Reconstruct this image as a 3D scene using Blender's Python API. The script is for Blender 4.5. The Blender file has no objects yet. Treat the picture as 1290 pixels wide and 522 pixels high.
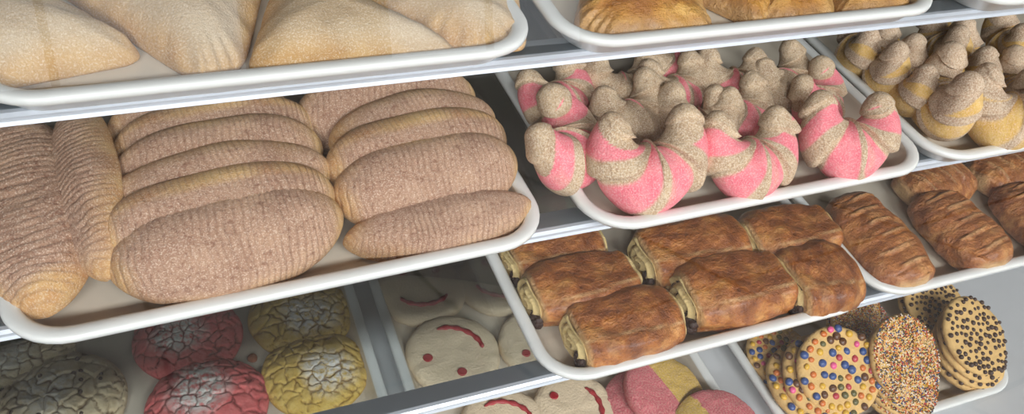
import bpy, math, random
import numpy as np
from mathutils import Vector, Matrix, noise, Euler
random.seed(7)
C = bpy.context.scene.collection
PI = math.pi
# ------------------------------------------------------------------ camera
F = 1080.0
vx = Vector((2955, -501, F)).normalized()
vy = Vector((-585, -1121, F)); vy = (vy - vx*vx.dot(vy)).normalized()
vz = vx.cross(vy)
CAMZ = 1.55
cd = bpy.data.cameras.new('camera'); cam = bpy.data.objects.new('camera', cd); C.objects.link(cam)
cd.sensor_width = 36; cd.lens = 36*F/1290; cd.clip_start = .02; cd.clip_end = 60
M = Matrix(((vx[0], -vx[1], -vx[2], 0), (vy[0], -vy[1], -vy[2], 0), (vz[0], -vz[1], -vz[2], CAMZ), (0, 0, 0, 1)))
cam.matrix_world = M
bpy.context.scene.camera = cam
def at(px, py, z):
    """photo pixel -> the world point at height z"""
    d = Vector((px-645, py-261, F)); w = Vector((d.dot(vx), d.dot(vy), d.dot(vz)))
    t = (z-CAMZ)/w.z
    return Vector((w.x*t, w.y*t, z))

# ------------------------------------------------------------------ materials
def srgb(r, g, b):
    f = lambda c: (c/255/12.92 if c/255 <= .04045 else ((c/255+.055)/1.055)**2.4)
    return (f(r), f(g), f(b), 1)
class NT:
    def __init__(s, name):
        s.m = bpy.data.materials.new(name); s.m.use_nodes = True; s.t = s.m.node_tree
        s.t.nodes.clear(); s.out = s.n('ShaderNodeOutputMaterial'); s.b = s.n('ShaderNodeBsdfPrincipled')
        s.l(s.b.outputs[0], s.out.inputs[0]); s.co = s.n('ShaderNodeTexCoord')
    def n(s, k, **kw):
        n = s.t.nodes.new(k)
        for a, v in kw.items(): setattr(n, a, v)
        return n
    def l(s, a, b): s.t.links.new(a, b)
    def noise(s, scale, detail=3, rough=.6, vec=None):
        n = s.n('ShaderNodeTexNoise'); n.inputs['Scale'].default_value = scale; n.inputs['Detail'].default_value = detail
        n.inputs['Roughness'].default_value = rough; s.l(vec or s.co.outputs['Object'], n.inputs['Vector']); return n.outputs[0]
    def mapping(s, sc):
        n = s.n('ShaderNodeMapping'); n.inputs['Scale'].default_value = sc; s.l(s.co.outputs['Object'], n.inputs[0]); return n.outputs[0]
    def ramp(s, fac, pts):
        r = s.n('ShaderNodeValToRGB'); e = r.color_ramp.elements
        while len(e) < len(pts): e.new(.5)
        for i, (p, c) in enumerate(pts): e[i].position = p; e[i].color = c if len(c) == 4 else (*c, 1)
        s.l(fac, r.inputs[0]); return r.outputs[0]
    def mix(s, fac, a, b, mode='MIX'):
        n = s.n('ShaderNodeMix', data_type='RGBA', blend_type=mode)
        for v, k in ((fac, 0), (a, 6), (b, 7)):
            if isinstance(v, (int, float)): n.inputs[k].default_value = v
            elif isinstance(v, tuple): n.inputs[k].default_value = v
            else: s.l(v, n.inputs[k])
        return n.outputs[2]
    def attr(s, name):
        n = s.n('ShaderNodeAttribute', attribute_name=name); return n.outputs['Fac']
    def bump(s, h, dist, strength=1, prev=None):
        n = s.n('ShaderNodeBump'); n.inputs['Distance'].default_value = dist; n.inputs['Strength'].default_value = strength
        s.l(h, n.inputs['Height'])
        if prev: s.l(prev, n.inputs['Normal'])
        return n.outputs[0]
    def fin(s, col, rough=.8, nrm=None, **kw):
        if isinstance(col, tuple): s.b.inputs['Base Color'].default_value = col
        else: s.l(col, s.b.inputs['Base Color'])
        s.b.inputs['Roughness'].default_value = rough
        for k, v in kw.items(): s.b.inputs[k.replace('_', ' ')].default_value = v
        if nrm: s.l(nrm, s.b.inputs['Normal'])
        return s.m
def W(g): return (0, 0, 0, 1) if g == 0 else (g, g, g, 1)

def mat_plain(name, c, rough=.5, nb=0, ns=60, **kw):
    t = NT(name); nrm = t.bump(t.noise(ns, 3), nb) if nb else None
    v = t.noise(9, 4); col = t.mix(v, tuple(x*.9 for x in c[:3])+(1,), tuple(min(1, x*1.08) for x in c[:3])+(1,))
    return t.fin(col, rough, nrm, **kw)

def mat_sugar_loaf(name='sugar_crusted_bread', deep=1.0):
    t = NT(name)
    big = t.noise(14, 3); spk = t.noise(620, 2, .7); mid = t.noise(170, 2)
    sug = t.ramp(big, [(.32, srgb(166, 126, 102)), (.55, srgb(186, 147, 120)), (.72, srgb(208, 168, 134))])
    sug = t.mix(t.ramp(spk, [(.50, W(0)), (.68, W(.9))]), sug, srgb(226, 200, 178))
    sug = t.mix(t.ramp(mid, [(.30, W(.7)), (.45, W(0))]), sug, srgb(136, 92, 72))
    bread = t.ramp(t.noise(30, 4), [(.3, srgb(184, 126, 74)), (.65, srgb(218, 178, 120))])
    bread = t.mix(t.ramp(spk, [(.5, W(0)), (.66, W(.6))]), bread, srgb(230, 208, 180))
    col = t.mix(t.attr('bare'), sug, bread)
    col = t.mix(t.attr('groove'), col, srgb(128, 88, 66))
    b1 = t.bump(t.noise(480, 3, .7), .0016); b2 = t.bump(t.noise(90, 3), .002, .6, b1)
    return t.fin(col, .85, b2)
def mat_croissant(name, c1, c2, sand):
    t = NT(name); spk = t.noise(560, 2, .7)
    sd = t.ramp(t.noise(60, 4), [(.3, sand[0]), (.7, sand[1])])
    sd = t.mix(t.ramp(t.noise(22, 4, .65), [(.38, W(.4)), (.54, W(0))]), sd, srgb(148, 112, 84))
    sd = t.mix(t.ramp(spk, [(.44, W(0)), (.62, W(.75))]), sd, srgb(232, 215, 190))
    sd = t.mix(t.ramp(t.noise(330, 2, .6), [(.33, W(.5)), (.46, W(0))]), sd, srgb(150, 112, 82))
    pk = t.ramp(t.noise(70, 3), [(.3, c1), (.7, c2)])
    pk = t.mix(t.ramp(spk, [(.5, W(0)), (.66, W(.35))]), pk, srgb(255, 225, 220))
    col = t.mix(t.attr('stripe'), sd, pk)
    n = t.bump(t.noise(420, 3, .7), .0016)
    return t.fin(col, .85, t.bump(t.noise(110, 3), .002, .7, n))
def mat_baked(name, lo, mi, hi, rough=.32, stretch=(26, 60, 60), coat=.25):
    t = NT(name); n1 = t.noise(1, 6, .65, t.mapping(stretch)); n2 = t.noise(30, 4)
    col = t.ramp(n1, [(.34, lo), (.5, mi), (.68, hi)])
    col = t.mix(t.ramp(n2, [(.38, W(.7)), (.58, W(0))]), col, lo)
    col = t.mix(t.attr('pale'), col, srgb(222, 184, 130))
    nb = t.bump(n1, .006, 1); nb = t.bump(t.noise(70, 5, .7), .006, 1, nb); nb = t.bump(t.noise(240, 3, .7), .0018, .8, nb)
    t.b.inputs['Coat Weight'].default_value = coat; t.b.inputs['Coat Roughness'].default_value = .3
    return t.fin(col, rough, nb)
def mat_turnover(name):
    t = NT(name)
    base = t.ramp(t.noise(11, 3), [(.3, srgb(182, 152, 114)), (.55, srgb(194, 168, 134)), (.75, srgb(206, 184, 154))])
    gold = t.ramp(t.noise(26, 3), [(.3, srgb(182, 132, 72)), (.7, srgb(214, 172, 112))])
    col = t.mix(t.attr('bare'), base, gold)
    col = t.mix(t.ramp(t.noise(700, 2, .7), [(.5, W(0)), (.68, W(.45))]), col, srgb(246, 236, 218))
    nb = t.bump(t.noise(380, 3, .7), .0012)
    return t.fin(col, .8, t.bump(t.noise(40, 4), .003, .6, nb))
def mat_crackle(name, body, body2, crackc, sug=srgb(226, 220, 212)):
    t = NT(name)
    col = t.ramp(t.noise(90, 4), [(.3, body), (.7, body2)])
    m = t.n('ShaderNodeMath', operation='MULTIPLY'); t.l(t.attr('dust'), m.inputs[0]); t.l(t.ramp(t.noise(120, 4, .7), [(.36, W(0)), (.56, W(1))]), m.inputs[1])
    col = t.mix(m.outputs[0], col, sug)
    col = t.mix(t.attr('crack'), col, crackc)
    nb = t.bump(t.noise(300, 3, .7), .0014)
    return t.fin(col, .85, t.bump(t.noise(80, 3), .002, .7, nb))
def mat_tri(name):
    t = NT(name)
    a = t.mix(t.attr('pinkish'), srgb(218, 178, 76), srgb(214, 104, 112))
    a = t.mix(t.attr('brown'), a, srgb(120, 76, 50))
    col = t.mix(t.ramp(t.noise(420, 2, .7), [(.42, W(0)), (.62, W(.5))]), a, t.mix(.6, a, srgb(240, 210, 190)))
    return t.fin(col, .9, t.bump(t.noise(300, 4, .75), .003))
def mat_glass(name, tint, refl):
    t = NT(name); t.t.nodes.remove(t.b)
    tr = t.n('ShaderNodeBsdfTransparent'); tr.inputs[0].default_value = tint
    gl = t.n('ShaderNodeBsdfGlossy'); gl.inputs['Roughness'].default_value = 0.0
    fr = t.n('ShaderNodeFresnel'); fr.inputs[0].default_value = 1.5
    mu = t.n('ShaderNodeMath', operation='MULTIPLY'); mu.inputs[1].default_value = refl; mu.use_clamp = True
    t.l(fr.outputs[0], mu.inputs[0]); mx = t.n('ShaderNodeMixShader'); t.l(mu.outputs[0], mx.inputs[0])
    t.l(tr.outputs[0], mx.inputs[1]); t.l(gl.outputs[0], mx.inputs[2]); t.l(mx.outputs[0], t.out.inputs[0]); return t.m
def mat_tile(name):
    t = NT(name)
    mp = t.n('ShaderNodeMapping'); mp.inputs['Rotation'].default_value = (0, 0, .12); t.l(t.co.outputs['Object'], mp.inputs[0])
    br = t.n('ShaderNodeTexBrick'); br.offset = 0; br.inputs['Scale'].default_value = 1; br.inputs['Brick Width'].default_value = .9; br.inputs['Row Height'].default_value = .9
    br.inputs['Mortar Size'].default_value = .010; br.inputs['Color1'].default_value = srgb(134, 123, 116); br.inputs['Color2'].default_value = srgb(127, 117, 110); br.inputs['Mortar'].default_value = srgb(26, 24, 24)
    t.l(mp.outputs[0], br.inputs[0])
    return t.fin(t.mix(t.ramp(t.noise(3, 5), [(.3, W(.25)), (.7, W(0))]), br.outputs[0], srgb(104, 94, 88)), .5)
MT = dict(
    liner=mat_plain('stained_tray_inside', srgb(208, 196, 178), .42, .0006, 20, Coat_Weight=.2),
    tray=mat_plain('white_tray_enamel', srgb(226, 226, 222), .38, .0006, 20, Coat_Weight=.2),
    alu=mat_plain('brushed_aluminium', srgb(205, 210, 218), .38, .0003, 60, Metallic=.35),
    backing=mat_plain('shade_darkened_case_panel', srgb(74, 62, 56), .5),  # back and sides coloured dark to stand in for shade inside the case
    plaster=mat_plain('painted_plaster', srgb(176, 168, 158), .9, .001, 40),
    white=mat_plain('white_laminate', srgb(196, 197, 198), .45),
    steel=mat_plain('grey_case_panel', srgb(150, 150, 152), .5),
    dark=mat_plain('dark_rubber_gasket', srgb(40, 40, 46), .6),
    glass=mat_glass('front_glass_pane', (.97, .98, .98, 1), 1.1),
    shelf=mat_glass('shelf_glass', (.80, .83, .83, 1), .8),
    tile=mat_tile('floor_tile'),
    loaf=mat_sugar_loaf(),
    pinkc=mat_croissant('pink_striped_dough', srgb(236, 112, 128), srgb(248, 146, 152), (srgb(184, 150, 116), srgb(216, 188, 152))),
    yelc=mat_croissant('yellow_striped_dough', srgb(216, 170, 84), srgb(230, 192, 116), (srgb(184, 150, 122), srgb(214, 184, 154))),
    choc=mat_baked('glazed_brown_pastry', srgb(118, 60, 22), srgb(178, 106, 46), srgb(218, 156, 86), .36, (34, 50, 50)),
    gold=mat_baked('golden_pastry', srgb(150, 88, 30), srgb(200, 138, 56), srgb(228, 178, 96), .4, (14, 40, 40)),
    slash=mat_baked('slashed_brown_pastry', srgb(136, 74, 32), srgb(184, 114, 56), srgb(222, 162, 100), .4, (50, 30, 50)),
    dough=mat_plain('pale_pastry_dough', srgb(216, 190, 132), .8, .003, 160),
    filling=mat_plain('dark_chocolate_filling', srgb(52, 28, 20), .5, .003, 200),
    turn=mat_turnover('sugar_dusted_turnover'),
    cpink=mat_crackle('pink_crackle', srgb(214, 92, 92), srgb(234, 124, 120), srgb(116, 36, 30)),
    cyel=mat_crackle('yellow_crackle', srgb(204, 164, 74), srgb(226, 192, 108), srgb(132, 92, 30)),
    cpale=mat_crackle('cream_crackle', srgb(208, 184, 142), srgb(230, 212, 176), srgb(112, 82, 50), srgb(228, 222, 208)),
    smile=mat_plain('beige_sugar_cookie', srgb(222, 200, 168), .8, .0015, 300),
    jam=mat_plain('red_icing', srgb(158, 40, 46), .4, .001, 200),
    tri=mat_tri('two_tone_shortbread'),
    cookie=mat_plain('tan_cookie_dough', srgb(212, 172, 108), .8, .002, 140),
    chip=mat_plain('chocolate_chip', srgb(62, 40, 28), .5),
    blue=mat_plain('blue_candy_shell', srgb(52, 78, 132), .35), orange=mat_plain('orange_candy_shell', srgb(206, 112, 46), .35),
    red=mat_plain('red_candy_shell', srgb(184, 60, 70), .35), yellow=mat_plain('yellow_candy_shell', srgb(216, 168, 52), .35),
    brown=mat_plain('brown_candy_shell', srgb(96, 60, 34), .35), green=mat_plain('green_candy_shell', srgb(96, 92, 50), .35),
    pinks=mat_plain('pink_candy_shell', srgb(226, 90, 140), .35), whites=mat_plain('white_sprinkle', srgb(232, 216, 196), .5),
    crumb=mat_plain('brown_crumb', srgb(150, 90, 60), .8),
)
# ------------------------------------------------------------------ mesh helpers
def mesh_from(name, V, Fc, mats, parent=None, attrs=None, smooth=True, fm=None):
    me = bpy.data.meshes.new(name); me.from_pydata([tuple(v) for v in V], [], Fc); me.update()
    for m in (mats if isinstance(mats, (list, tuple)) else [mats]): me.materials.append(m)
    if smooth: me.polygons.foreach_set('use_smooth', [True]*len(me.polygons))
    if fm is not None: me.polygons.foreach_set('material_index', fm)
    for k, a in (attrs or {}).items():
        at_ = me.attributes.new(k, 'FLOAT', 'POINT'); at_.data.foreach_set('value', np.asarray(a, dtype=np.float32).ravel())
    o = bpy.data.objects.new(name, me); C.objects.link(o)
    if parent: o.parent = parent
    return o
def gridf(R, S, closed=True, off=0):
    f = []
    for i in range(R-1):
        for j in range(S if closed else S-1):
            k = (j+1) % S
            f.append((off+i*S+j, off+i*S+k, off+(i+1)*S+k, off+(i+1)*S+j))
    return f
def box(x0, x1, y0, y1, z0, z1):
    V = [(x, y, z) for x in (x0, x1) for y in (y0, y1) for z in (z0, z1)]
    return V, [(0, 1, 3, 2), (4, 6, 7, 5), (0, 4, 5, 1), (2, 3, 7, 6), (0, 2, 6, 4), (1, 5, 7, 3)]
def boxo(name, b, m, parent=None, bev=.002):
    V, f = box(*b); o = mesh_from(name, V, f, m, parent, smooth=False)
    if bev:
        md = o.modifiers.new('bevel', 'BEVEL'); md.width = bev; md.segments = 2
    return o
def prism_x(name, prof, x0, x1, m, parent=None):
    n = len(prof); V = [(x0, y, z) for y, z in prof]+[(x1, y, z) for y, z in prof]
    f = [(i, (i+1) % n, n+(i+1) % n, n+i) for i in range(n)]+[tuple(range(n))[::-1], tuple(range(n, 2*n))]
    return mesh_from(name, V, f, m, parent, smooth=False)
def empty(name, loc=(0, 0, 0), rz=0):
    o = bpy.data.objects.new(name, None); C.objects.link(o); o.location = loc; o.rotation_euler = (0, 0, rz); o.empty_display_size = .03; return o
def tag(o, label, cat, group=None, kind=None):
    if kind: o['kind'] = kind
    if label: o['label'] = label
    if cat: o['category'] = cat
    if group: o['group'] = group
    return o
def copy_tree(o, parent=None):
    c = o.copy(); C.objects.link(c); c.parent = parent
    for ch in list(o.children): copy_tree(ch, c)
    return c
_used = set()
def inst(proto, label=None, group=None):
    """first call hands out the prototype itself, later calls a copy of it with its parts"""
    o = proto if proto.name not in _used else copy_tree(proto)
    _used.add(o.name); _used.add(proto.name)
    if label: o['label'] = label
    if group: o['group'] = group
    return o
def N3(x, y, z, s=1.0): return noise.noise(Vector((x*s, y*s, z*s)))
def axes(o, xdir, tilt, loc, scale=(1, 1, 1)):
    """local X along xdir (horizontal angle), then rolled by tilt about it"""
    o.rotation_mode = 'XYZ'
    R = Matrix.Rotation(xdir, 3, 'Z') @ Matrix.Rotation(tilt, 3, 'X')
    o.rotation_euler = R.to_euler('XYZ'); o.location = loc; o.scale = scale
    return o

# ------------------------------------------------------------------ the shop and the display case
ZA, ZB, ZC, ZD = CAMZ-.41, CAMZ-.59, CAMZ-.77, CAMZ-1.04          # rim heights of the trays per level
TH = .028
CX0, CX1, YB = -.62, 1.62, 1.22
o = mesh_from('floor', *box(-3.6, 7.1, -3.9, 2.5, -.05, 0), MT['tile'], smooth=False); tag(o, None, None, kind='structure')
def struct(name, *bs, m='plaster'):
    V, Fc = [], []
    for b in bs:
        v, f = box(*b); k = len(V); V += v; Fc += [tuple(i+k for i in q) for q in f]
    return tag(mesh_from(name, V, Fc, MT[m], smooth=False), None, None, kind='structure')
RX0, RX1, RY0, RY1, RZ = -3.5, 7.0, -3.8, 2.4, 3.0
struct('ceiling', (RX0-.1, RX1+.1, RY0-.1, RY1+.1, RZ, RZ+.1))
struct('wall_back', (RX0-.1, RX1+.1, RY1, RY1+.1, 0, RZ))
struct('wall_left', (RX0-.1, RX0, RY0, RY1, 0, RZ))
struct('wall_right', (RX1, RX1+.1, RY0, RY1, 0, RZ))
WN = [(-1.6, .42), (1.15, 2.5), (4.6, 6.4)]; SILL, HEAD = .25, 2.5
xs = [RX0-.1]+[v for w_ in WN for v in w_]+[RX1+.1]
struct('wall_front', (RX0-.1, RX1+.1, RY0-.1, RY0, 0, SILL), (RX0-.1, RX1+.1, RY0-.1, RY0, HEAD, RZ), *[(xs[i], xs[i+1], RY0-.1, RY0, SILL, HEAD) for i in range(0, len(xs), 2)])
for k, (a, b) in enumerate(WN):
    y0, y1 = RY0-.07, RY0-.03
    f_ = struct('window_%d' % (k+1), (a, b, y0, y1, SILL, SILL+.05), (a, b, y0, y1, HEAD-.05, HEAD), (a, a+.05, y0, y1, SILL+.05, HEAD-.05), (b-.05, b, y0, y1, SILL+.05, HEAD-.05), ((a+b)/2-.02, (a+b)/2+.02, y0, y1, SILL+.05, HEAD-.05), m='white')
    mesh_from('window_glass', [(a+.05, RY0-.05, SILL+.05), (b-.05, RY0-.05, SILL+.05), (b-.05, RY0-.05, HEAD-.05), (a+.05, RY0-.05, HEAD-.05)], [(0, 1, 2, 3)], MT['glass'], f_, smooth=False)
case = tag(empty('display_case', (.5, .8, 0)), 'white bakery display case with a slanted glass front holding all the trays', 'display case')
def cp(o): o.parent = case; o.matrix_parent_inverse = Matrix.Translation((-.5, -.8, 0)); return o
deck = ZD-TH
FY = lambda z: .366+(z-(deck-.02))*.222
cp(boxo('base_cabinet', (CX0, CX1, .42, YB, .10, deck-.03), MT['steel']))
cp(boxo('plinth', (CX0+.03, CX1-.03, .47, YB-.02, 0, .10), MT['dark']))
cp(boxo('deck', (CX0, CX1, .374, YB, deck-.03, deck), MT['white'], bev=.003))
cp(boxo('back_panel', (CX0, CX1, YB, YB+.02, .10, 1.47), MT['backing']))
for s, x in ((0, CX0-.02), (1, CX1)): 
    prof = [(FY(deck-.03), .10), (YB+.02, .10), (YB+.02, 1.47), (FY(1.47), 1.47), (FY(deck), deck)]
    cp(prism_x('side_panel', prof, x, x+.02, MT['backing']))
cp(boxo('top_panel', (CX0-.02, CX1+.02, FY(1.47)-.02, YB+.02, 1.47, 1.50), MT['white']))
zt, zb = 1.47, deck-.012
prof = [(FY(zb)-.006, zb), (FY(zb), zb), (FY(zt), zt), (FY(zt)-.006, zt)]
V = [(CX0, FY(zb)-.006, zb), (CX1, FY(zb)-.006, zb), (CX1, FY(zt)-.006, zt), (CX0, FY(zt)-.006, zt)]
cp(mesh_from('front_glass', V, [(0, 1, 2, 3)], MT['glass'], smooth=False))
cp(prism_x('lower_glass_channel', [(FY(zb)-.014, zb-.02), (FY(zb)+.004, zb-.02), (FY(zb)+.004, zb), (FY(zb)-.014, zb+.004)], CX0, CX1, MT['alu']))

def shelf(zr, yf, label):
    zs = zr-TH
    e = tag(empty('glass_shelf', (.5, yf, zs)), label, 'shelf', 'glass shelves of the case')
    inv = Matrix.Translation((-.5, -yf, -zs))
    a = boxo('glass_panel', (CX0, CX1, yf+.004, YB, zs-.006, zs), MT['shelf'], bev=0); a.parent = e; a.matrix_parent_inverse = inv
    pr = [(yf, zs-.0005), (yf+.026, zs-.0005), (yf+.026, zs-.0065), (yf+.018, zs-.0135), (yf, zs-.0135), (yf-.003, zs-.011), (yf-.0015, zs-.008), (yf-.0015, zs-.006), (yf-.003, zs-.003)]
    pr = [(y, z if z > zs-.001 else z) for y, z in pr]
    b = prism_x('front_trim', pr, CX0, CX1, MT['alu']); b.parent = e; b.matrix_parent_inverse = inv
    return e
shelf(ZA, .604, 'top glass shelf with silver edge under the dusted turnovers')
shelf(ZB, .548, 'second glass shelf with silver edge under the long sugared loaves')
shelf(ZC, .488, 'third glass shelf with silver edge under the glazed chocolate rolls')

def rrect(x0, x1, y0, y1, r, n=9):
    P = []
    for cx, cy, a0 in ((x1-r, y1-r, 0), (x0+r, y1-r, PI/2), (x0+r, y0+r, PI), (x1-r, y0+r, 3*PI/2)):
        for i in range(n): a = a0+PI/2*i/(n-1); P.append((cx+r*math.cos(a), cy+r*math.sin(a)))
    return P
def tray(w, x0, y0, zr, label, length=.62, rz=0, group='white baking trays'):
    prof = [(.034, TH-.0022-.0), (.030, TH-.0024), (.026, TH-.004), (.0165, TH-.021), (.0150, TH-.0255), (.0125, .0010), (.0085, 0), (.003, 0), (.0006, .0015), (0, .004), (.0006, .0075), (.0035, .0085), (.009, .0095), (.0215, TH-.0005), (.025, TH)]
    # (inset, depth below the rim)
    P, n = [], 36
    V = []
    for ins, dz in prof[:]:
        if dz > 1: continue
        z = -dz
        for p in rrect(ins, w-ins, ins, length-ins, max(.056-ins, .014)): V.append((p[0]-w/2, p[1], z+TH))
    prof2 = len(prof)
    f = gridf(prof2, n)
    f = [q[::-1] for q in f]
    f.append(tuple(range(n))); f.append(tuple(range((prof2-1)*n, prof2*n))[::-1])
    fm = [1 if (i//n < 4 or i == n*(prof2-1)) else 0 for i in range(len(f))]
    o = mesh_from('baking_tray', V, f, [MT['tray'], MT['liner']], fm=fm)
    o.data.polygons[-1].use_smooth = False; o.data.polygons[-2].use_smooth = False
    o.location = (x0+w/2, y0, zr-TH); o.rotation_euler.z = rz
    return tag(o, label, 'tray', group)
tray(.457, -.148, .578, ZA, 'white tray of pale dusted turnovers, top shelf at the left')
tray(.457, .330, .575, ZA, 'white tray of golden brown turnovers, top shelf')
tray(.457, .826, .575, ZA, 'white tray whose corner shows at the top right edge of the photo')
tray(.490, -.1655, .507, ZB, 'white tray holding the long pinkish sugared loaves', rz=.028)
tray(.457, .364, .511, ZB, 'white tray holding the pink striped croissants', rz=.014)
tray(.457, .8265, .518, ZB, 'white tray holding the yellow striped croissants at the right')
tray(.457, .324, .460, ZC, 'white tray holding the glazed chocolate rolls', rz=.010)
tray(.457, .789, .466, ZC, 'white tray holding the slashed brown pastries')
tray(.457, -.250, .415, ZD, 'white tray of pink, yellow and cream crackle cookies at the bottom left')
tray(.457, .232, .415, ZD, 'white tray under the smiley cookies and pink and yellow shortbreads')
tray(.440, .748, .415, ZD, 'white tray under the sprinkle and chocolate chip cookies')

BA, BB, BC, BD = [z-TH+.0026 for z in (ZA, ZB, ZC, ZD)]      # inner bottoms

# ------------------------------------------------------------------ long sugared loaves
def make_loaf(seed):
    R_, S = 300, 56; L, Wd, H = 1.0, .5, .26           # unit length; scaled by placement (done in metres: .22 long)
    L, Wd, H = .23, .112, .046
    rnd = random.Random(seed); ox = seed*7.3
    V = np.zeros((R_, S, 3)); gr = np.zeros((R_, S)); ba = np.zeros((R_, S))
    for i in range(R_):
        t = -1+2*i/(R_-1)
        t2 = math.copysign(1-(1-abs(t))**1.25, t)
        w = max(1-abs(t2)**(2.05 if seed == 3 else 2.7), 1e-5)**.58
        bend = .006*(t2*t2)+.004*N3(t2*1.5, ox, 0)
        for j in range(S):
            a = 2*PI*j/S; ca, sa = math.cos(a), math.sin(a)
            y = Wd/2*w*math.copysign(abs(ca)**.85, ca)
            z = (H*w**.8*max(sa, 0)**.8) if sa >= 0 else -.009*w*abs(sa)**.6
            x = t2*L/2
            top = max(0, min(1, (z/H)*3.2))
            u = x*330+2.2*N3(x*30, y*26, ox)+1.2*N3(x*8, y*60, ox+3)
            g = max(0, math.sin(u*2.8+.9*N3(x*60, y*14, ox)))**2
            amp = (.75+.9*N3(x*18, y*18, ox+9))
            g = g*max(0, amp)*top
            nn = .0022*N3(x*40, y*40, ox+z*40)+.0010*N3(x*160, y*130, ox)
            z2 = z+(nn-.0014*g)*(1 if sa > 0 else .3)
            V[i, j] = (x, y+bend, z2)
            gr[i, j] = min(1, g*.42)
            e = (1-min(1, max(0, z/H)*1.45+.30*N3(x*22, y*22, ox+5)))
            endb = max(0, abs(t2)-.93)*5
            side = max(0, min(1, (ca-(.62 if seed == 2 else .80))/.16))*(1 if z > -.002 else 0)
            side *= max(0, min(1, .55+1.6*N3(x*14, 3, ox)+(.35 if seed == 2 else 0)))
            endb = max(0, min(.9, (abs(t2)-.84+.16*N3(x*20, y*20, ox+7))*6))
            ba[i, j] = max(0, min(1, max(e, side)+endb))
    f = gridf(R_, S); f.append(tuple(range(S))[::-1]); f.append(tuple(range((R_-1)*S, R_*S)))
    f = [q[::-1] for q in f]
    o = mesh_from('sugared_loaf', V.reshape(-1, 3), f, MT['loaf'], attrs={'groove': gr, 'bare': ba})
    return tag(o, 'x', 'bread')
LV = [make_loaf(s) for s in (1, 2, 3)]
G = 'long sugared loaves on the second shelf'
def put_loaf(v, p1, p2, wd, th, tilt, label, lift, zc=.03, dy=0):
    """p1,p2: pixel ends of the loaf axis, axis height zc above the tray bottom"""
    a, b = at(*p1, BB+zc), at(*p2, BB+zc); d = b-a; ln = d.length
    o = inst(LV[v], label, G)
    yaw = math.atan2(d.y, d.x); m = (a+b)/2
    s = ln/.23
    # centre of the loaf lies th/2 above its underside
    off = Matrix.Rotation(yaw, 3, 'Z') @ Matrix.Rotation(tilt, 3, 'X') @ Vector((0, 0, -.5*th))
    axes(o, yaw, tilt, m+off, (s, wd/.112, th/.046))
    o.location.z += lift; o.location.y += dy
    return o
T = math.radians
# middle stack, front to back
put_loaf(0, (134, 348), (440, 276), .094, .048, T(44), 'biggest pinkish sugared loaf, foremost of the middle stack', 0, .047)
put_loaf(1, (126, 315), (428, 249), .100, .038, T(48), 'sugared loaf right behind the biggest one, bare golden edge showing', 0, .054)
put_loaf(2, (128, 277), (424, 219), .098, .036, T(50), 'sugared loaf third from the front of the middle stack', 0, .054)
put_loaf(0, (138, 240), (412, 192), .098, .036, T(50), 'sugared loaf fourth from the front of the middle stack', 0, .054)
put_loaf(1, (142, 207), (402, 164), .098, .036, T(50), 'shaded sugared loaf fifth from the front of the middle stack', 0, .054)
put_loaf(2, (134, 178), (372, 144), .096, .036, T(50), 'shaded sugared loaf at the back of the middle stack', 0, .054)
# right stack
put_loaf(2, (436, 303), (680, 256), .066, .044, T(24), 'slim sugared loaf with golden left end, foremost by the tray corner', 0, .030)
put_loaf(0, (424, 255), (660, 208), .092, .040, T(46), 'sugared loaf second from the front in the right stack', 0, .050)
put_loaf(1, (416, 224), (646, 178), .098, .038, T(50), 'sugared loaf third from the front in the right stack', 0, .054)
put_loaf(2, (420, 192), (632, 154), .098, .036, T(50), 'sugared loaf fourth from the front in the right stack', 0, .054)
put_loaf(0, (372, 160), (606, 128), .098, .036, T(50), 'greyish sugared loaf at the back of the right stack', 0, .054)
# left pair, lengthwise
put_loaf(1, (58, 374), (-2, 140), .108, .046, T(-14), 'large sugared loaf lying lengthwise at the left edge', 0, .040)
put_loaf(2, (116, 340), (76, 136), .086, .036, T(-58), 'dim sugared loaf standing on edge behind the lengthwise one', 0, .050)

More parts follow.
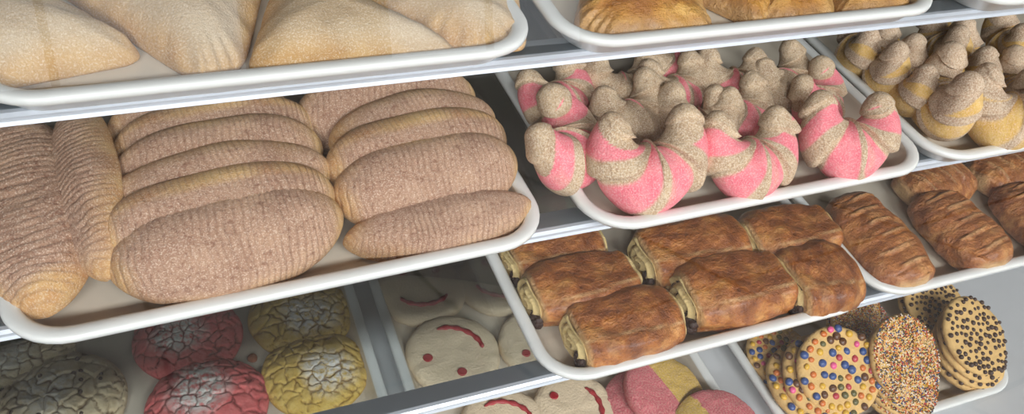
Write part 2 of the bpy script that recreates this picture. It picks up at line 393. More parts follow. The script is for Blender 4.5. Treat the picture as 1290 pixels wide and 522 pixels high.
# ------------------------------------------------------------------ striped croissants
def make_croissant(seed, mat, name, nlay=3.2, lim=.74, spread=132, a_=.042, c_=.043, r0=.037):
    R_, S = 200, 44; ox = seed*5.1
    V = np.zeros((R_, S, 3)); st = np.zeros((R_, S))
    for i in range(R_):
        t = -1+2*i/(R_-1); th = math.radians(spread)*t
        lop = 1+.10*math.sin(seed*2.1)*t
        cx = a_*math.sin(th)*lop; cz = c_*(1-math.cos(th))*(1+.06*math.cos(seed)*t)
        tx, tz = a_*math.cos(th), c_*math.sin(th); l = math.hypot(tx, tz); tx /= l; tz /= l
        env = (1-abs(t)**1.5*.62); cap = min(1, (1-abs(t))/.10); env *= math.sqrt(max(1e-6, 1-(1-cap)**2))
        for j in range(S):
            a = 2*PI*j/S
            # frame: outward normal in plane (n), and local Y
            nx, nz = tz, -tx
            ph = abs(t)*nlay+.42*math.sin(a+seed)*(1 if t > 0 else -1)*.55+.12*N3(t*3, math.cos(a), ox)+.25
            fr = ph-math.floor(ph)
            step = (1-fr)                                      # each layer thick at its inner lip, thinning to the tip
            lip = .0115*(step**.7)-.005
            if fr < .08: lip *= fr/.08
            lip *= max(0, min(1, (.95-abs(t))/.25))
            r = r0*env+lip*env**.5+.0018*N3(cx*50, math.cos(a)*2, cz*50+ox)
            ro, ry = r*math.cos(a), r*math.sin(a)*.92
            V[i, j] = (cx+nx*ro, ry, cz+nz*ro)
            stv = 1 if .34 < fr < .93 else 0
            if abs(t) > lim+.16*math.sin(a+seed): stv = 0
            if int(math.floor(ph)) % 2 == 1 and nlay > 3.6: stv *= .4
            edge = min(abs(fr-.34), abs(fr-.93))/.05
            st[i, j] = stv*min(1, edge)*(.75+.25*min(1, 1+N3(cx*60, ry*60, cz*60)*2))
    f = gridf(R_, S); f.append(tuple(range(S))[::-1]); f.append(tuple(range((R_-1)*S, R_*S)))
    zmin = V[..., 2].min(); V[..., 2] -= zmin
    return tag(mesh_from(name, V.reshape(-1, 3), f, mat, attrs={'stripe': st}), 'x', 'croissant')
PV = [make_croissant(s, MT['pinkc'], 'striped_croissant', n, l) for s, n, l in ((1, 2.1, .70), (2, 2.4, .66), (4, 2.2, .72), (6, 2.8, .10), (8, 2.2, .3))]
YV = [make_croissant(s, MT['yelc'], 'striped_croissant', n, .60 if s == 1 else .62) for s, n in ((1, 2.1), (9, 3.6))]
def put_cr(P_, v, px, py, yaw, lean, label, group, s=1.0, h=.03, base=None, dz=0):
    """px,py: pixel of the middle of its thick base; lean: backward lean in degrees"""
    base = BB if base is None else base
    p = at(px, py, base+h)
    o = inst(P_[v], label, group)
    axes(o, T(yaw), -T(lean), (0, 0, 0), (s, s, s))
    R = o.rotation_euler.to_matrix()
    # rest the lowest point on the tray
    vs = o.data.vertices; lo = min((R @ (Vector(vs[k].co)*s)).z for k in range(0, len(vs), 7))
    c = R @ Vector((0, 0, .038*s))
    o.location = (p.x-c.x, p.y-c.y, base-lo+.0008+dz)
    return o
g1 = 'pink striped croissants'
put_cr(PV, 0, 814, 238, -6, 37, 'large pink striped croissant, front left of its row', g1, .99)
put_cr(PV, 1, 946, 222, 0, 36, 'pink striped croissant, middle of the front row', g1, .90)
put_cr(PV, 2, 1066, 200, -8, 38, 'pink striped croissant, right end of the front row', g1, .92)
put_cr(PV, 2, 722, 204, 60, 40, 'pink striped croissant turned sideways at the left rim of the tray', g1, .92)
put_cr(PV, 3, 872, 170, -30, 36, 'striped croissant with tan horn behind the front left one', g1, .76)
put_cr(PV, 4, 938, 160, 16, 40, 'striped croissant with pink tip behind the middle front one', g1, .76)
put_cr(PV, 2, 1035, 140, 35, 36, 'striped croissant behind the right front one', g1, .76)
put_cr(PV, 1, 712, 138, 28, 42, 'hazy pinkish croissant behind the sideways one at the left rim', g1, .78)
put_cr(PV, 3, 800, 160, 14, 40, 'tan croissant with arched horns behind the large front left one', g1, .76)
put_cr(PV, 4, 855, 128, 10, 40, 'pinkish croissant in the third row near the middle', g1, .74)
put_cr(PV, 4, 922, 118, -14, 40, 'croissant with a pink inner fold in the third row', g1, .74)
put_cr(PV, 3, 992, 116, 22, 40, 'tan croissant with white tip near the right of the third row', g1, .74)
put_cr(PV, 3, 782, 122, -14, 40, 'dim croissant at the left of the back row', g1, .72)
put_cr(PV, 4, 850, 92, 12, 40, 'dim croissant in the middle of the back row', g1, .72)
g2 = 'yellow striped croissants'
put_cr(YV, 0, 1262, 164, -24, 32, 'yellow striped croissant, foremost on the right hand tray', g2, .95)
put_cr(YV, 1, 1182, 142, 60, 4, 'yellow striped croissant standing edge on behind the foremost', g2, .95)
put_cr(YV, 0, 1146, 118, 62, 10, 'yellow striped croissant edge on, third back along the left rim', g2, .8)
put_cr(YV, 1, 1112, 92, 60, 10, 'yellow striped croissant edge on, fourth back along the left rim', g2, .8)
put_cr(YV, 0, 1080, 70, 60, 10, 'yellow striped croissant edge on, farthest back along the left rim', g2, .78)
put_cr(YV, 1, 1284, 122, 60, 24, 'tan striped croissant behind the foremost, at the right edge', g2, .78)
put_cr(YV, 0, 1222, 92, 72, 20, 'tan striped croissant in the middle of the right hand tray', g2, .8)
put_cr(YV, 1, 1186, 66, 75, 18, 'dim striped croissant under the shelf edge, right hand tray', g2, .78)
put_cr(YV, 0, 1268, 62, 70, 20, 'dim striped croissant at the back right under the shelf edge', g2, .78)

# ------------------------------------------------------------------ rolled pastries
def make_roll(seed, L=.135, Wd=.092, H=.058, mat='choc', slashes=0, name='chocolate_roll', cat='pastry', fill=True):
    R_, S = 110, 64; ox = seed*3.7
    root = None
    V = np.zeros((R_, S, 3)); pale = np.zeros((R_, S))
    for i in range(R_):
        t = -1+2*i/(R_-1); t2 = math.sin(t*PI/2)*.35+t*.65; t2 /= 1.0
        e = abs(t2)
        w = 1-.16*e**2.2-(.12*max(0, (e-.90)/.10)**2) if not slashes else 1-.30*e**3-.35*max(0, (e-.8)/.2)**2
        for j in range(S):
            a = 2*PI*j/S; ca, sa = math.cos(a), math.sin(a)
            pe = .78
            y = Wd/2*w*math.copysign(abs(ca)**pe, ca)
            z = H*.56*w*math.copysign(abs(sa)**pe, sa) if sa > 0 else -H*.44*abs(sa)**.5*w
            x = t2*L/2*(1-.03*abs(ca))
            dd = .0070*N3(x*16, math.sin(a)*1.2, ox+math.cos(a))+.0030*N3(x*55, y*55, ox+4+z*55)
            pl = 0
            if slashes and sa > .1:
                u = (t2*.5+.5)*slashes+.25*math.sin(y*40)+.10*N3(x*40, y*40, ox)
                fr = abs(u-round(u)); k = max(0, 1-fr/.14)*(1 if abs(y+.012*math.sin(round(u)*2.3)) < Wd*.24 and .06 < t2*.5+.5 < .94 else 0)
                dd += .0020*k-.0018*max(0, 1-abs(fr-.2)/.08)*(1 if abs(y) < Wd*.30 else 0)
                pl = k*.45
            if not slashes:
                # overlapping outer flap runs lengthwise
                fl = a-2.25+.25*N3(x*14, ox, 2)
                dd += .0035/(1+math.exp(-fl*9)) if sa > 0 else 0
                pl = max(0, 1-abs(fl)/.06)*.6
            V[i, j] = (x, y+dd*ca, z+dd*max(sa, -.1)+H*.44)
            pale[i, j] = min(1, pl+max(0, (e-.93)/.07)*.7+(max(0, -sa-.2)*.8))
    f = gridf(R_, S); f = [q for q in f]; f.append(tuple(range(S))[::-1]); f.append(tuple(range((R_-1)*S, R_*S)))
    root = mesh_from(name, V.reshape(-1, 3), f, MT[mat], attrs={'pale': pale})
    tag(root, 'x', cat)
    if fill:
        for s in (-1, 1):
            # the cut end: a spiral of pale dough with chocolate between the turns
            Rr, Sg = 26, 64; E = np.zeros((Rr, Sg, 3)); fmv = []
            ring = V[0 if s < 0 else R_-1]
            for i in range(Rr):
                q = i/(Rr-1)
                for j in range(Sg):
                    a = 2*PI*j/Sg; y, z = ring[j, 1]*q, (ring[j, 2]-H*.44)*q+H*.44*1
                    sp = (q*2.6+a/(2*PI)*s) % 1
                    bulge = .005*(1-q**4)+.0035*math.sin(sp*2*PI)*(q > .1)+.001*N3(y*90, z*90, ox+s)
                    E[i, j] = (ring[j, 0]+s*bulge, y, z)
                if i < Rr-1:
                    for j in range(Sg):
                        sp = (((i+.5)/(Rr-1))*2.6+(2*PI*(j+.5)/Sg)/(2*PI)*s) % 1
                        qq = (i+.5)/(Rr-1)
                        fmv.append(1 if (.66 < sp < .84 and .12 < qq < .86) else 0)
            ff = gridf(Rr, Sg)
            if s < 0: ff = [q[::-1] for q in ff]
            mesh_from('rolled_end', E.reshape(-1, 3), ff, [MT['dough'], MT['filling']], root, fm=fmv)
            if s < 0:
                # chocolate pushed out at the end
                Vc, Fc = [], []
                for k, (yy, zz, rr) in enumerate(((-.028, .012, .008), (-.022, .020, .007), (-.030, .020, .006))):
                    off = len(Vc)
                    for i in range(9):
                        for j in range(14):
                            p, a = PI*i/8, 2*PI*j/14
                            d = Vector((math.sin(p)*math.cos(a), math.sin(p)*math.sin(a), math.cos(p)))
                            q_ = rr*(1+.3*noise.noise(d*2+Vector((ox+k, 0, 0))))
                            Vc.append((ring[0, 0]-.002+d.x*q_, yy+d.y*q_, zz+d.z*q_))
                    Fc += gridf(9, 14, off=off)
                mesh_from('chocolate_filling', Vc, Fc, MT['filling'], root)
    return root
KV = [make_roll(1), make_roll(2)]
def put_roll(P_, v, p1, p2, label, group, base, L0, zc=.03, ws=1, hs=1, tilt=0, lift=0):
    a, b = at(*p1, base+zc), at(*p2, base+zc); d = b-a
    o = inst(P_[v], label, group); m = (a+b)/2
    axes(o, math.atan2(d.y, d.x), tilt, (m.x, m.y, base+.0006+lift), (d.length/L0, ws, hs))
    return o
g3 = 'glazed chocolate rolls'
put_roll(KV, 0, (722, 424), (846, 391), 'glazed chocolate roll at the front left corner of its tray', g3, BC, .135, .030, .95, .95)
put_roll(KV, 1, (668, 374), (792, 344), 'glazed chocolate roll behind the front left one, pale rolled end out', g3, BC, .135, .030, .95, .95)
put_roll(KV, 1, (860, 375), (982, 349), 'biggest glazed chocolate roll with dark filling at its left end', g3, BC, .135, .034, 1.1, 1.08)
put_roll(KV, 0, (992, 357), (1064, 340), 'short glazed chocolate roll at the right rim of the tray', g3, BC, .135, .034, 1.10, 1.1)
put_roll(KV, 0, (808, 326), (930, 300), 'chocolate roll with open spiral end, behind the biggest one', g3, BC, .135, .030, 1)
put_roll(KV, 1, (940, 306), (1040, 286), 'shaded chocolate roll behind the short one at the right', g3, BC, .135, .030, 1)
put_roll(KV, 0, (642, 326), (752, 302), 'chocolate roll in the back left corner below the shelf edge', g3, BC, .135, .026, .9, .8)
SV = [make_roll(5, .19, .105, .050, 'slash', 7, 'slashed_pastry', 'pastry', False), make_roll(6, .19, .105, .050, 'slash', 6, 'slashed_pastry', 'pastry', False)]
g4 = 'slashed brown pastries'
put_roll(SV, 0, (1154, 362), (1062, 248), 'slashed brown pastry along the left rim of the right tray', g4, BC, .19, .025, .95)
put_roll(SV, 1, (1256, 338), (1168, 246), 'slashed brown pastry with a pale folded left side, front of the tray', g4, BC, .19, .025, 1.02)
put_roll(SV, 0, (1345, 318), (1268, 236), 'slashed brown pastry cut by the right edge of the photo', g4, BC, .19, .025, .9)
put_roll(SV, 1, (1138, 242), (1215, 222), 'brown pastry lying crosswise under the tray of croissants', g4, BC, .19, .025, .8)
put_roll(SV, 0, (1228, 226), (1330, 206), 'rough brown pastry at the back right under the shelf edge', g4, BC, .19, .025, .8)

# ------------------------------------------------------------------ turnovers
def turnover(name, pts, base, label, group, mat, H=.040, seed=1, sub=.18, ripple=.0012, cat='pastry', z0=.012):
    P = [at(px, py, base+z0) for px, py in pts]
    c = sum(P, Vector())/len(P); P = [p-c for p in P]
    n = len(P); poly = []
    # rounded outline
    for i in range(n):
        a, b, d = P[i-1], P[i], P[(i+1) % n]
        for k in range(14):
            t = k/13; p0 = b.lerp(a, sub); p1 = b.lerp(d, sub)
            poly.append(p0.lerp(b, t).lerp(b.lerp(p1, t), t))
        nx_ = b.lerp(d, sub); e = d.lerp(b, sub)
        for k in range(1, 26): poly.append(nx_.lerp(e, k/26))
    S = len(poly); prof = [(0, 1), (.12, .99), (.25, .97), (.38, .93), (.5, .87), (.6, .79), (.7, .69), (.78, .59), (.85, .49), (.9, .40), (.94, .32), (.97, .25), (.99, .18), (1, .12), (.995, .05), (.97, .0), (.9, -.01), (.5, -.01), (0, -.01)]
    V = []; bare = []
    for s, h in prof:
        for j, p in enumerate(poly):
            q = p*s; dd = 0
            if h > .1:
                edge = max(0, min(1, (s-.72)/.2))
                dd = ripple*math.sin(j*.62)*edge*1.4+.003*N3(q.x*22, q.y*22, seed)+.0012*N3(q.x*80, q.y*80, seed+4)
                # the turned-over flap makes a step across the top
            fl = q.x*math.cos(seed)+q.y*math.sin(seed)-.02+.004*N3(q.x*30, q.y*30, seed)
            hh = H*h+(.0035/(1+math.exp(-fl*500)) if h > .3 else 0)+dd
            V.append((q.x, q.y, max(0, hh) if h > .0 else 0))
            bare.append(max(0, min(1, (.72-h)*2.6+.8*N3(q.x*16, q.y*16, seed+2)))*.9 if h > 0 else 1)
    R_ = len(prof); f = gridf(R_, S); f = [q[::-1] for q in f]
    # orientation check
    o = mesh_from(name, V, f, mat, attrs={'bare': bare, 'pale': [b*.5 for b in bare]})
    import bmesh
    bm = bmesh.new(); bm.from_mesh(o.data); bmesh.ops.remove_doubles(bm, verts=bm.verts, dist=1e-6); bmesh.ops.recalc_face_normals(bm, faces=bm.faces); bm.to_mesh(o.data); bm.free()
    o.data.polygons.foreach_set('use_smooth', [True]*len(o.data.polygons))
    o.location = (c.x, c.y, base+.0005)
    return tag(o, label, cat, group)
g5 = 'sugar dusted turnovers'
turnover('dusted_turnover', [(192, 64), (30, -20), (-110, 20), (-60, 112)], BA, 'pale dusted turnover pointing right, at the left edge', g5, MT['turn'], .042, 1)
turnover('dusted_turnover', [(246, 96), (308, 74), (338, -50), (44, -36)], BA, 'pale dusted turnover pointing at the viewer, second from left', g5, MT['turn'], .044, 2)
turnover('dusted_turnover', [(306, 92), (598, 66), (352, -50)], BA, 'pale dusted turnover with a long right point, third from left', g5, MT['turn'], .040, 3.4, .15)
turnover('dusted_turnover', [(578, 62), (668, 52), (640, -60), (400, -30)], BA, 'dusted turnover with a crimped reddish edge, near the tray corner', g5, MT['turn'], .036, 4.2, .15, .0018)
g6 = 'golden brown turnovers'
turnover('golden_turnover', [(722, 26), (770, 44), (905, 34), (880, -14), (740, -40)], BA, 'shiny brown turnover in the left corner of the second top tray', g6, MT['gold'], .036, 2.2, .2)
turnover('golden_turnover', [(958, 30), (985, 14), (900, -40), (840, -26)], BA, 'narrow pointed golden turnover, second from the tray corner', g6, MT['gold'], .030, 5, .15)
turnover('golden_turnover', [(962, 28), (1058, 20), (1030, -50), (940, -30)], BA, 'flat golden turnover in the middle of the second top tray', g6, MT['gold'], .034, 3, .15)
turnover('golden_turnover', [(1062, 20), (1152, 12), (1120, -50), (1030, -40)], BA, 'flat golden turnover at the right of the second top tray', g6, MT['gold'], .034, 6, .15)

# ------------------------------------------------------------------ crackle cookies
def make_crackle(seed, mat, rad=.075, H=.030, name='crackle_cookie', ncell=62):
    rnd = random.Random(seed); ox = seed*2.3
    pts = []
    while len(pts) < ncell:
        a, r = rnd.random()*2*PI, math.sqrt(rnd.random())*rad*1.1; p = (r*math.cos(a), r*math.sin(a))
        if all(math.hypot(p[0]-q[0], p[1]-q[1]) > rad*.12 for q in pts): pts.append(p)
    pa = np.array(pts); Rr, S = 70, 180
    V = np.zeros((Rr+4, S, 3)); cr = np.zeros((Rr+4, S)); du = np.zeros((Rr+4, S))
    dx, dy = rnd.uniform(-.25, .25)*rad, rnd.uniform(-.25, .25)*rad
    for i in range(Rr):
        q = i/(Rr-1)
        for j in range(S):
            a = 2*PI*j/S; wob = 1+.035*noise.noise(Vector((math.cos(a)*1.6, math.sin(a)*1.6, ox)))
            x, y = q*rad*wob*math.cos(a), q*rad*wob*math.sin(a)
            wx = x+.007*N3(x*55, y*55, ox)+.003*N3(x*150, y*150, ox); wy = y+.007*N3(x*55, y*55, ox+8)+.003*N3(x*150, y*150, ox+8)
            d = np.sort(np.hypot(pa[:, 0]-wx, pa[:, 1]-wy))[:2]; e = (d[1]-d[0])
            c = max(0, 1-e/max(.0004, .0020+.0036*N3(x*40, y*40, ox+5)))
            z = H*(.35+.65*(1-q**2.4)**.7 if q < 1 else .35)
            z += min(1, e/.0055)**.6*.0034-.003+.001*N3(x*90, y*90, ox)
            V[i, j] = (x, y, z); cr[i, j] = c
            dd = math.hypot(x-dx, y-dy)/rad; du[i, j] = max(0, min(1, (.62-dd)*3.2+.5*N3(x*25, y*25, ox)))
    for k, (s, z) in enumerate(((1.01, H*.2), (.99, H*.06), (.93, 0), (0, 0))):
        for j in range(S):
            V[Rr+k, j] = (V[Rr-1, j, 0]*s, V[Rr-1, j, 1]*s, z); cr[Rr+k, j] = .35
    f = gridf(Rr+4, S)
    o = mesh_from(name, V.reshape(-1, 3), f, mat, attrs={'crack': cr, 'dust': du})
    return tag(o, 'x', 'cookie')
def put_disc(proto, px, py, label, group, base, s=1, rz=0, tilt=(0, 0), h=.015, dz=0):
    p = at(px, py, base+h)
    o = inst(proto, label, group); o.rotation_euler = (tilt[0], tilt[1], rz); o.scale = (s, s, s); o.location = (p.x, p.y, base+.0006+dz); return o
g7 = 'crackle cookies on the bottom left tray'
def crack(seed, mat, px, py, wpx, label, rz=0, h=.02, tilt=(0, 0), dz=0):
    a, b = at(px-wpx/2, py+wpx*.1, BD+h), at(px+wpx/2, py-wpx*.1, BD+h); r = (b-a).length/2
    o = make_crackle(seed, MT[mat], .075); s = r/.075
    p = at(px, py, BD+h); o.location = (p.x, p.y, BD+.0006+dz); o.scale = (s, s, min(1.15, s*1.05)); o.rotation_euler = (tilt[0], tilt[1], rz)
    return tag(o, label, 'cookie', g7)
crack(1, 'cpink', 261, 506, 156, 'pink crackle cookie with dusted centre, nearest at the bottom edge')
crack(2, 'cpink', 235, 420, 140, 'pink crackle cookie half hidden under the tray of loaves')
crack(3, 'cyel', 397, 464, 132, 'yellow crackle cookie with whole dusted top, right side of its tray')
crack(4, 'cyel', 378, 393, 128, 'yellow crackle cookie peeking out behind the other yellow one')
ck = crack(5, 'cpale', 72, 504, 176, 'large cream crackle cookie with chocolate bits, bottom left')
crack(6, 'cpale', 22, 446, 150, 'cream crackle cookie behind the large cream one', h=.015)
for k in range(16):
    a, r = random.random()*2*PI, .075*math.sqrt(random.uniform(.1, .9)); V, Fc = [], []
    q = r/.075; z = .030*(.35+.65*(1-q**2.4)**.7)-.001
    for i in range(7):
        for j in range(10):
            p, b = PI*i/6, 2*PI*j/10; rr = .0030*(1+.3*N3(math.cos(b), p, k)); V.append((r*math.cos(a)+rr*math.sin(p)*math.cos(b), r*math.sin(a)+rr*math.sin(p)*math.sin(b), z+rr*math.cos(p)))
    mesh_from('chocolate_chip', V, gridf(7, 10), MT['chip'], ck)
p = at(318, 452, BD+.003)
V, Fc = [], []
for i in range(8):
    for j in range(12):
        pp, b = PI*i/7, 2*PI*j/12; rr = .008*(1+.35*N3(math.cos(b), pp, 3)); V.append((rr*math.sin(pp)*math.cos(b), rr*math.sin(pp)*math.sin(b), .004+rr*.45*math.cos(pp)))
o = mesh_from('crumb', V, gridf(8, 12), MT['crumb']); o.location = (p.x, p.y, BD+.0004); tag(o, 'small brown crumb on the tray between pink and yellow cookies', 'crumb')

# ------------------------------------------------------------------ flat cookies
def disc_mesh(name, rad, H, mat, seed=1, rough=.02, attrs=None, parent=None, edge=.3, bump=.0012, round_=.45):
    S = 96; prof = [(0, 1), (.2, 1), (.4, .995), (.6, .985), (.75, .965), (.86, .92), (.93, .84), (.97, .72), (.995, .55), (1, .40), (.99, .2), (.96, .06), (.9, 0), (.5, 0), (0, 0)]
    V = []
    for s, h in prof:
        for j in range(S):
            a = 2*PI*j/S; r = rad*(1+rough*noise.noise(Vector((math.cos(a)*1.7, math.sin(a)*1.7, seed*3.1)))+rough*.4*noise.noise(Vector((math.cos(a)*6, math.sin(a)*6, seed*3.1))))
            x, y = r*s*math.cos(a), r*s*math.sin(a); z = H*h
            if h > .1: z += bump*N3(x*60, y*60, seed)*1.5
            V.append((x, y, z))
    return V, gridf(len(prof), S)
def ribbon(pts, w, z, thick=.0022):
    """a low icing line along pts"""
    V = []; n = len(pts); S = 8
    for i, (x, y) in enumerate(pts):
        a = pts[max(0, i-1)]; b = pts[min(n-1, i+1)]; dx, dy = b[0]-a[0], b[1]-a[1]; l = math.hypot(dx, dy); nx, ny = -dy/l, dx/l
        k = math.sqrt(max(.02, 1-(2*i/(n-1)-1)**6))*(1+.25*math.sin(i*1.3))
        for j in range(S):
            an = 2*PI*j/S; V.append((x+nx*w/2*k*math.cos(an), y+ny*w/2*k*math.cos(an), z+thick*k*math.sin(an)))
    f = gridf(n, S); f.append(tuple(range(S))[::-1]); f.append(tuple(range((n-1)*S, n*S))); return V, f
def make_smiley():
    V, f = disc_mesh('smiley', .062, .020, None, 3, .03); o = mesh_from('smiley_cookie', V, f, MT['smile']); tag(o, 'x', 'cookie')
    pts = [(.036*math.sin(a), -.008-.026*math.cos(a)) for a in np.linspace(-1.15, 1.15, 26)]
    V, f = ribbon(pts, .0075, .0203); mesh_from('smile', V, f, MT['jam'], o)
    for s in (-1, 1):
        V, f = disc_mesh('eye', .0062, .0022, None, 5, .04, bump=0); e = mesh_from('eye', V, f, MT['jam'], o); e.location = (.024*s, .028, .0195)
    return o
SM = make_smiley(); g8 = 'smiley face cookies'
def smiley(px, py, wpx, rz, label, h=.012, dz=0):
    a, b = at(px-wpx/2, py+wpx*.11, BD+h), at(px+wpx/2, py-wpx*.11, BD+h)
    return put_disc(SM, px, py, label, g8, BD, (b-a).length/.124, T(rz), h=h, dz=dz)
smiley(531, 366, 106, -8, 'smiley cookie with its upturned smile showing, behind the upside down one')
smiley(571, 446, 114, 138, 'smiley cookie turned upside down with both eyes toward the viewer')
smiley(628, 356, 96, -25, 'smiley cookie half behind the left rim of the tray of chocolate rolls')
smiley(682, 432, 100, 160, 'smiley cookie seen under the left rim of the tray of chocolate rolls')
smiley(636, 538, 108, 150, 'smiley cookie cut by the bottom edge below the silver shelf edge')
smiley(726, 520, 104, 80, 'smiley cookie at the bottom edge beside the pink shortbread')

def make_short(seed, rot):
    R_, S = 40, 120; rad, H = .062, .024; V = np.zeros((R_+4, S, 3)); pk = np.zeros((R_+4, S)); br = np.zeros((R_+4, S))
    for i in range(R_+4):
        for j in range(S):
            a = 2*PI*j/S
            q = min(1, i/(R_-1)); w = 1+.03*noise.noise(Vector((math.cos(a)*2, math.sin(a)*2, seed)))
            if i < R_: z = H*(1-.25*q**6)-.0012*abs(math.sin(j*1.9+N3(q*3, j*.1, seed)*3))*q**2; s = q
            else: s = (1.005, .99, .93, 0)[i-R_]; z = (H*.35, H*.08, 0, 0)[i-R_]
            x, y = rad*s*w*math.cos(a), rad*s*w*math.sin(a)
            V[i, j] = (x, y, z+.0012*N3(x*80, y*80, seed))
            b = (a+.08*N3(x*60, y*60, 1)) % (2*PI)
            pk[i, j] = 1 if b < PI else 0; br[i, j] = 0
    o = mesh_from('shortbread_cookie', V.reshape(-1, 3), gridf(R_+4, S), MT['tri'], attrs={'pinkish': pk, 'brown': br}); return tag(o, 'x', 'cookie')
SB = make_short(2, 0); g9 = 'pink and yellow shortbread cookies'
put_disc(SB, 905, 540, 'shortbread half yellow half pink, nearest at the bottom edge', g9, BD, 1.0, T(-80), h=.045, dz=.030, tilt=(T(8), 0))
put_disc(SB, 836, 492, 'shortbread pink on the left and yellow on the right, behind the nearest one', g9, BD, 1.0, T(104), h=.036, dz=.021, tilt=(T(6), T(-6)))
put_disc(SB, 812, 512, 'pink shortbread edge sticking out beneath the pink and yellow one', g9, BD, 1.0, T(60), h=.01)
put_disc(SB, 908, 545, 'shortbread lying beneath the nearest yellow and pink one', g9, BD, 1.0, T(-40), h=.01)

# ------------------------------------------------------------------ topped cookies in leaning stacks
def scatter(n, rad, dmin, seed):
    rnd = random.Random(seed); P = []; tries = 0
    while len(P) < n and tries < 20000:
        tries += 1; a, r = rnd.random()*2*PI, rad*math.sqrt(rnd.random()); p = (r*math.cos(a), r*math.sin(a))
        if all(math.hypot(p[0]-q[0], p[1]-q[1]) > dmin for q in P): P.append(p)
    return P
def blob(name, r, h, mat, parent, loc, seed=0, mesh=[None]):
    V = []
    for i in range(7):
        p = PI*i/6
        for j in range(12):
            a = 2*PI*j/12; V.append((r*math.sin(p)*math.cos(a), r*math.sin(p)*math.sin(a), h*math.cos(p)))
    return mesh_from(name, V, gridf(7, 12), mat, parent)
RC, HC = .060, .013
def topped(kind, seed):
    V, f = disc_mesh('c', RC, HC, None, seed, .03); o = mesh_from('topped_cookie', V, f, MT['cookie']); tag(o, 'x', 'cookie')
    rnd = random.Random(seed*11)
    if kind == 'candy':
        cols = ['blue', 'blue', 'blue', 'orange', 'orange', 'orange', 'yellow', 'yellow', 'yellow', 'brown', 'brown', 'red', 'green', 'green', 'pinks']; cache = {}
        for k, (x, y) in enumerate(scatter(66, RC*.93, .0106, seed)):
            c = rnd.choice(cols)
            if c in cache: b = cache[c].copy(); C.objects.link(b); b.parent = o
            else: b = blob('candy', .0060, .0036, MT[c], o, None); cache[c] = b
            b.location = (x, y, HC*.99-.0008*(math.hypot(x, y)/RC)**3); k_ = rnd.uniform(.9, 1.05)*(1 if c in ('blue', 'brown') else .82); b.scale = (k_, k_*rnd.uniform(.85, 1), k_); b.rotation_euler.z = rnd.random()*3
    elif kind == 'chip':
        b0 = None
        for k, (x, y) in enumerate(scatter(98, RC*.95, .0078, seed)):
            if b0: b = b0.copy(); C.objects.link(b); b.parent = o
            else: b = b0 = blob('chocolate_chip', .0034, .0032, MT['chip'], o, None)
            b.location = (x, y, HC*.99-.0012*(math.hypot(x, y)/RC)**4); b.scale = (rnd.uniform(.8, 1.2),)*3
    else:
        V, Fc, fm = [], [], []
        for k, (x, y) in enumerate(scatter(1500, RC*.99, .0017, seed)):
            off = len(V); s_ = .0012; a = rnd.random()*PI; L = rnd.uniform(.0012, .0024); z = HC*1.0-.003*(math.hypot(x, y)/RC)**6
            ux, uy = math.cos(a), math.sin(a)
            for e in (-1, 1):
                for j in range(6):
                    b = 2*PI*j/6; V.append((x+ux*L*e*.6-uy*s_*math.cos(b)*.7, y+uy*L*e*.6+ux*s_*math.cos(b)*.7, z+s_*math.sin(b)*.8+.0004))
            Fc += [(off+j, off+(j+1) % 6, off+6+(j+1) % 6, off+6+j) for j in range(6)]+[tuple(off+j for j in range(6))[::-1], tuple(off+6+j for j in range(6))]
            fm += [rnd.choice((0, 0, 1, 1, 2, 3, 4, 4, 5, 6))]*8
        s_o = mesh_from('sprinkles', V, Fc, [MT[c] for c in ('whites', 'orange', 'red', 'yellow', 'brown', 'blue', 'green')], o, smooth=False, fm=fm); s_o['kind'] = 'stuff'
    return o
TC = {k: topped(k, s) for k, s in (('candy', 3), ('rain', 5), ('chip', 8))}
names = {'candy': 'cookies topped with coloured candies', 'rain': 'cookies covered in rainbow sprinkles', 'chip': 'cookies topped with chocolate chips'}
def stack(kind, px, py, labels, lean=26, dirz=0, step=(0, -.008), base=BD, h=.055, s=1.0, first_lean=8, gap=.0165):
    """labels: top cookie first; px,py: pixel of the centre of the top cookie's face"""
    n = len(labels); top = at(px, py, base+h)
    for i, lb in enumerate(labels):
        o = inst(TC[kind], lb, names[kind]); k = n-1-i
        ln = T(lean-(lean-first_lean)*i/max(1, n-1))
        R = Matrix.Rotation(T(dirz), 3, 'Z') @ Matrix.Rotation(ln, 3, 'X') @ Matrix.Rotation(1.7*i+px, 3, 'Z')
        o.rotation_euler = R.to_euler('XYZ'); o.scale = (s, s, s)
        o.location = (top.x+step[0]*i, top.y+step[1]*i, top.z-gap*i-HC*s*math.cos(ln))
        # never below the tray
        zz = o.location.z-RC*s*math.sin(ln)
        if zz < base+.0008: o.location.z += base+.0008-zz
stack('candy', 1058, 462, ['candy topped cookie, uppermost of the front pile', 'candy topped cookie under the uppermost, blue candies at its left', 'candy topped cookie at the foot of the front pile'], 34, -12, (-.016, .004), h=.078, s=1.14)
stack('rain', 1140, 446, ['rainbow sprinkle cookie, uppermost of the middle pile', 'second rainbow sprinkle cookie down the middle pile', 'third rainbow sprinkle cookie down the middle pile', 'lowest rainbow sprinkle cookie of the middle pile'], 36, 8, (0, -.004), h=.088, s=1.12)
stack('chip', 1228, 418, ['chocolate chip cookie, uppermost of the right pile', 'second chocolate chip cookie down the right pile', 'third chocolate chip cookie down the right pile', 'lowest chocolate chip cookie of the right pile'], 28, 14, (.002, -.004), h=.080, s=1.08)
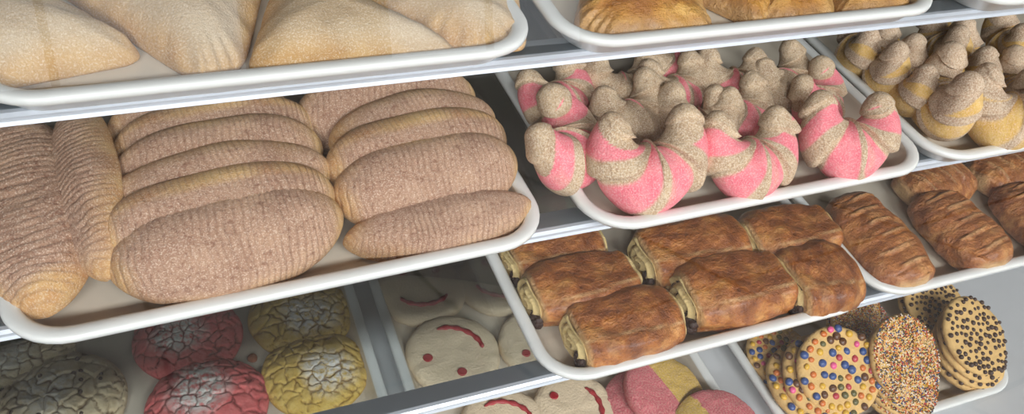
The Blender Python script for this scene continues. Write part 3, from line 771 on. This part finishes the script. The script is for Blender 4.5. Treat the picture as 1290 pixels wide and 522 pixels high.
stack('candy', 985, 445, ['candy topped cookie partly under the tray of rolls, upper of two', 'candy topped cookie by the left rim, lower of two'], 10, 0, (0, -.004), h=.030, s=.95, first_lean=3)
stack('rain', 1085, 404, ['rainbow sprinkle cookie in the back, upper of two', 'rainbow sprinkle cookie in the back, lower of two'], 24, 0, (0, -.004), h=.050, s=.9)
stack('chip', 1178, 378, ['chocolate chip cookie at the back under the tray corner, upper of two', 'chocolate chip cookie at the back under the tray corner, lower of two'], 22, 0, (0, -.004), h=.055, s=.95)

# ------------------------------------------------------------------ light
w = bpy.data.worlds.new('world'); bpy.context.scene.world = w; w.use_nodes = True
nt = w.node_tree; bg = nt.nodes['Background']
tc = nt.nodes.new('ShaderNodeTexCoord'); sx = nt.nodes.new('ShaderNodeSeparateXYZ'); rp = nt.nodes.new('ShaderNodeValToRGB')
nt.links.new(tc.outputs['Generated'], sx.inputs[0]); nt.links.new(sx.outputs[2], rp.inputs[0]); nt.links.new(rp.outputs[0], bg.inputs[0])
e = rp.color_ramp.elements; e[0].position = .0; e[0].color = (.42, .43, .46, 1); e[1].position = .5; e[1].color = (.80, .86, .95, 1)
bg.inputs[1].default_value = .75
def area(name, loc, target, sx_, sy_, power, col=(1, 1, 1)):
    l = bpy.data.lights.new(name, 'AREA'); l.shape = 'RECTANGLE'; l.size = sx_; l.size_y = sy_; l.energy = power; l.color = col
    o = bpy.data.objects.new(name, l); C.objects.link(o); o.location = loc
    d = Vector(target)-Vector(loc); o.rotation_euler = d.to_track_quat('-Z', 'Y').to_euler(); return o
area('daylight', (2.4, -4.6, 1.9), (2.0, 0, 1.2), 9.5, 3.4, 290, (.86, .93, 1))
for x, y in ((-1.2, -2.3), (.8, -2.3), (2.8, -2.3)):
    area('overhead_fill', (x, y, 2.98), (x, y, 0), 1.4, .6, 150, (.95, .98, 1))  # added fill from above to brighten the trays, not a known fixture
sc = bpy.context.scene
sc.view_settings.view_transform = 'Standard'; sc.view_settings.look = 'None'; sc.view_settings.gamma = 1; sc.view_settings.exposure = -0.12
sc.view_settings.use_curve_mapping = False
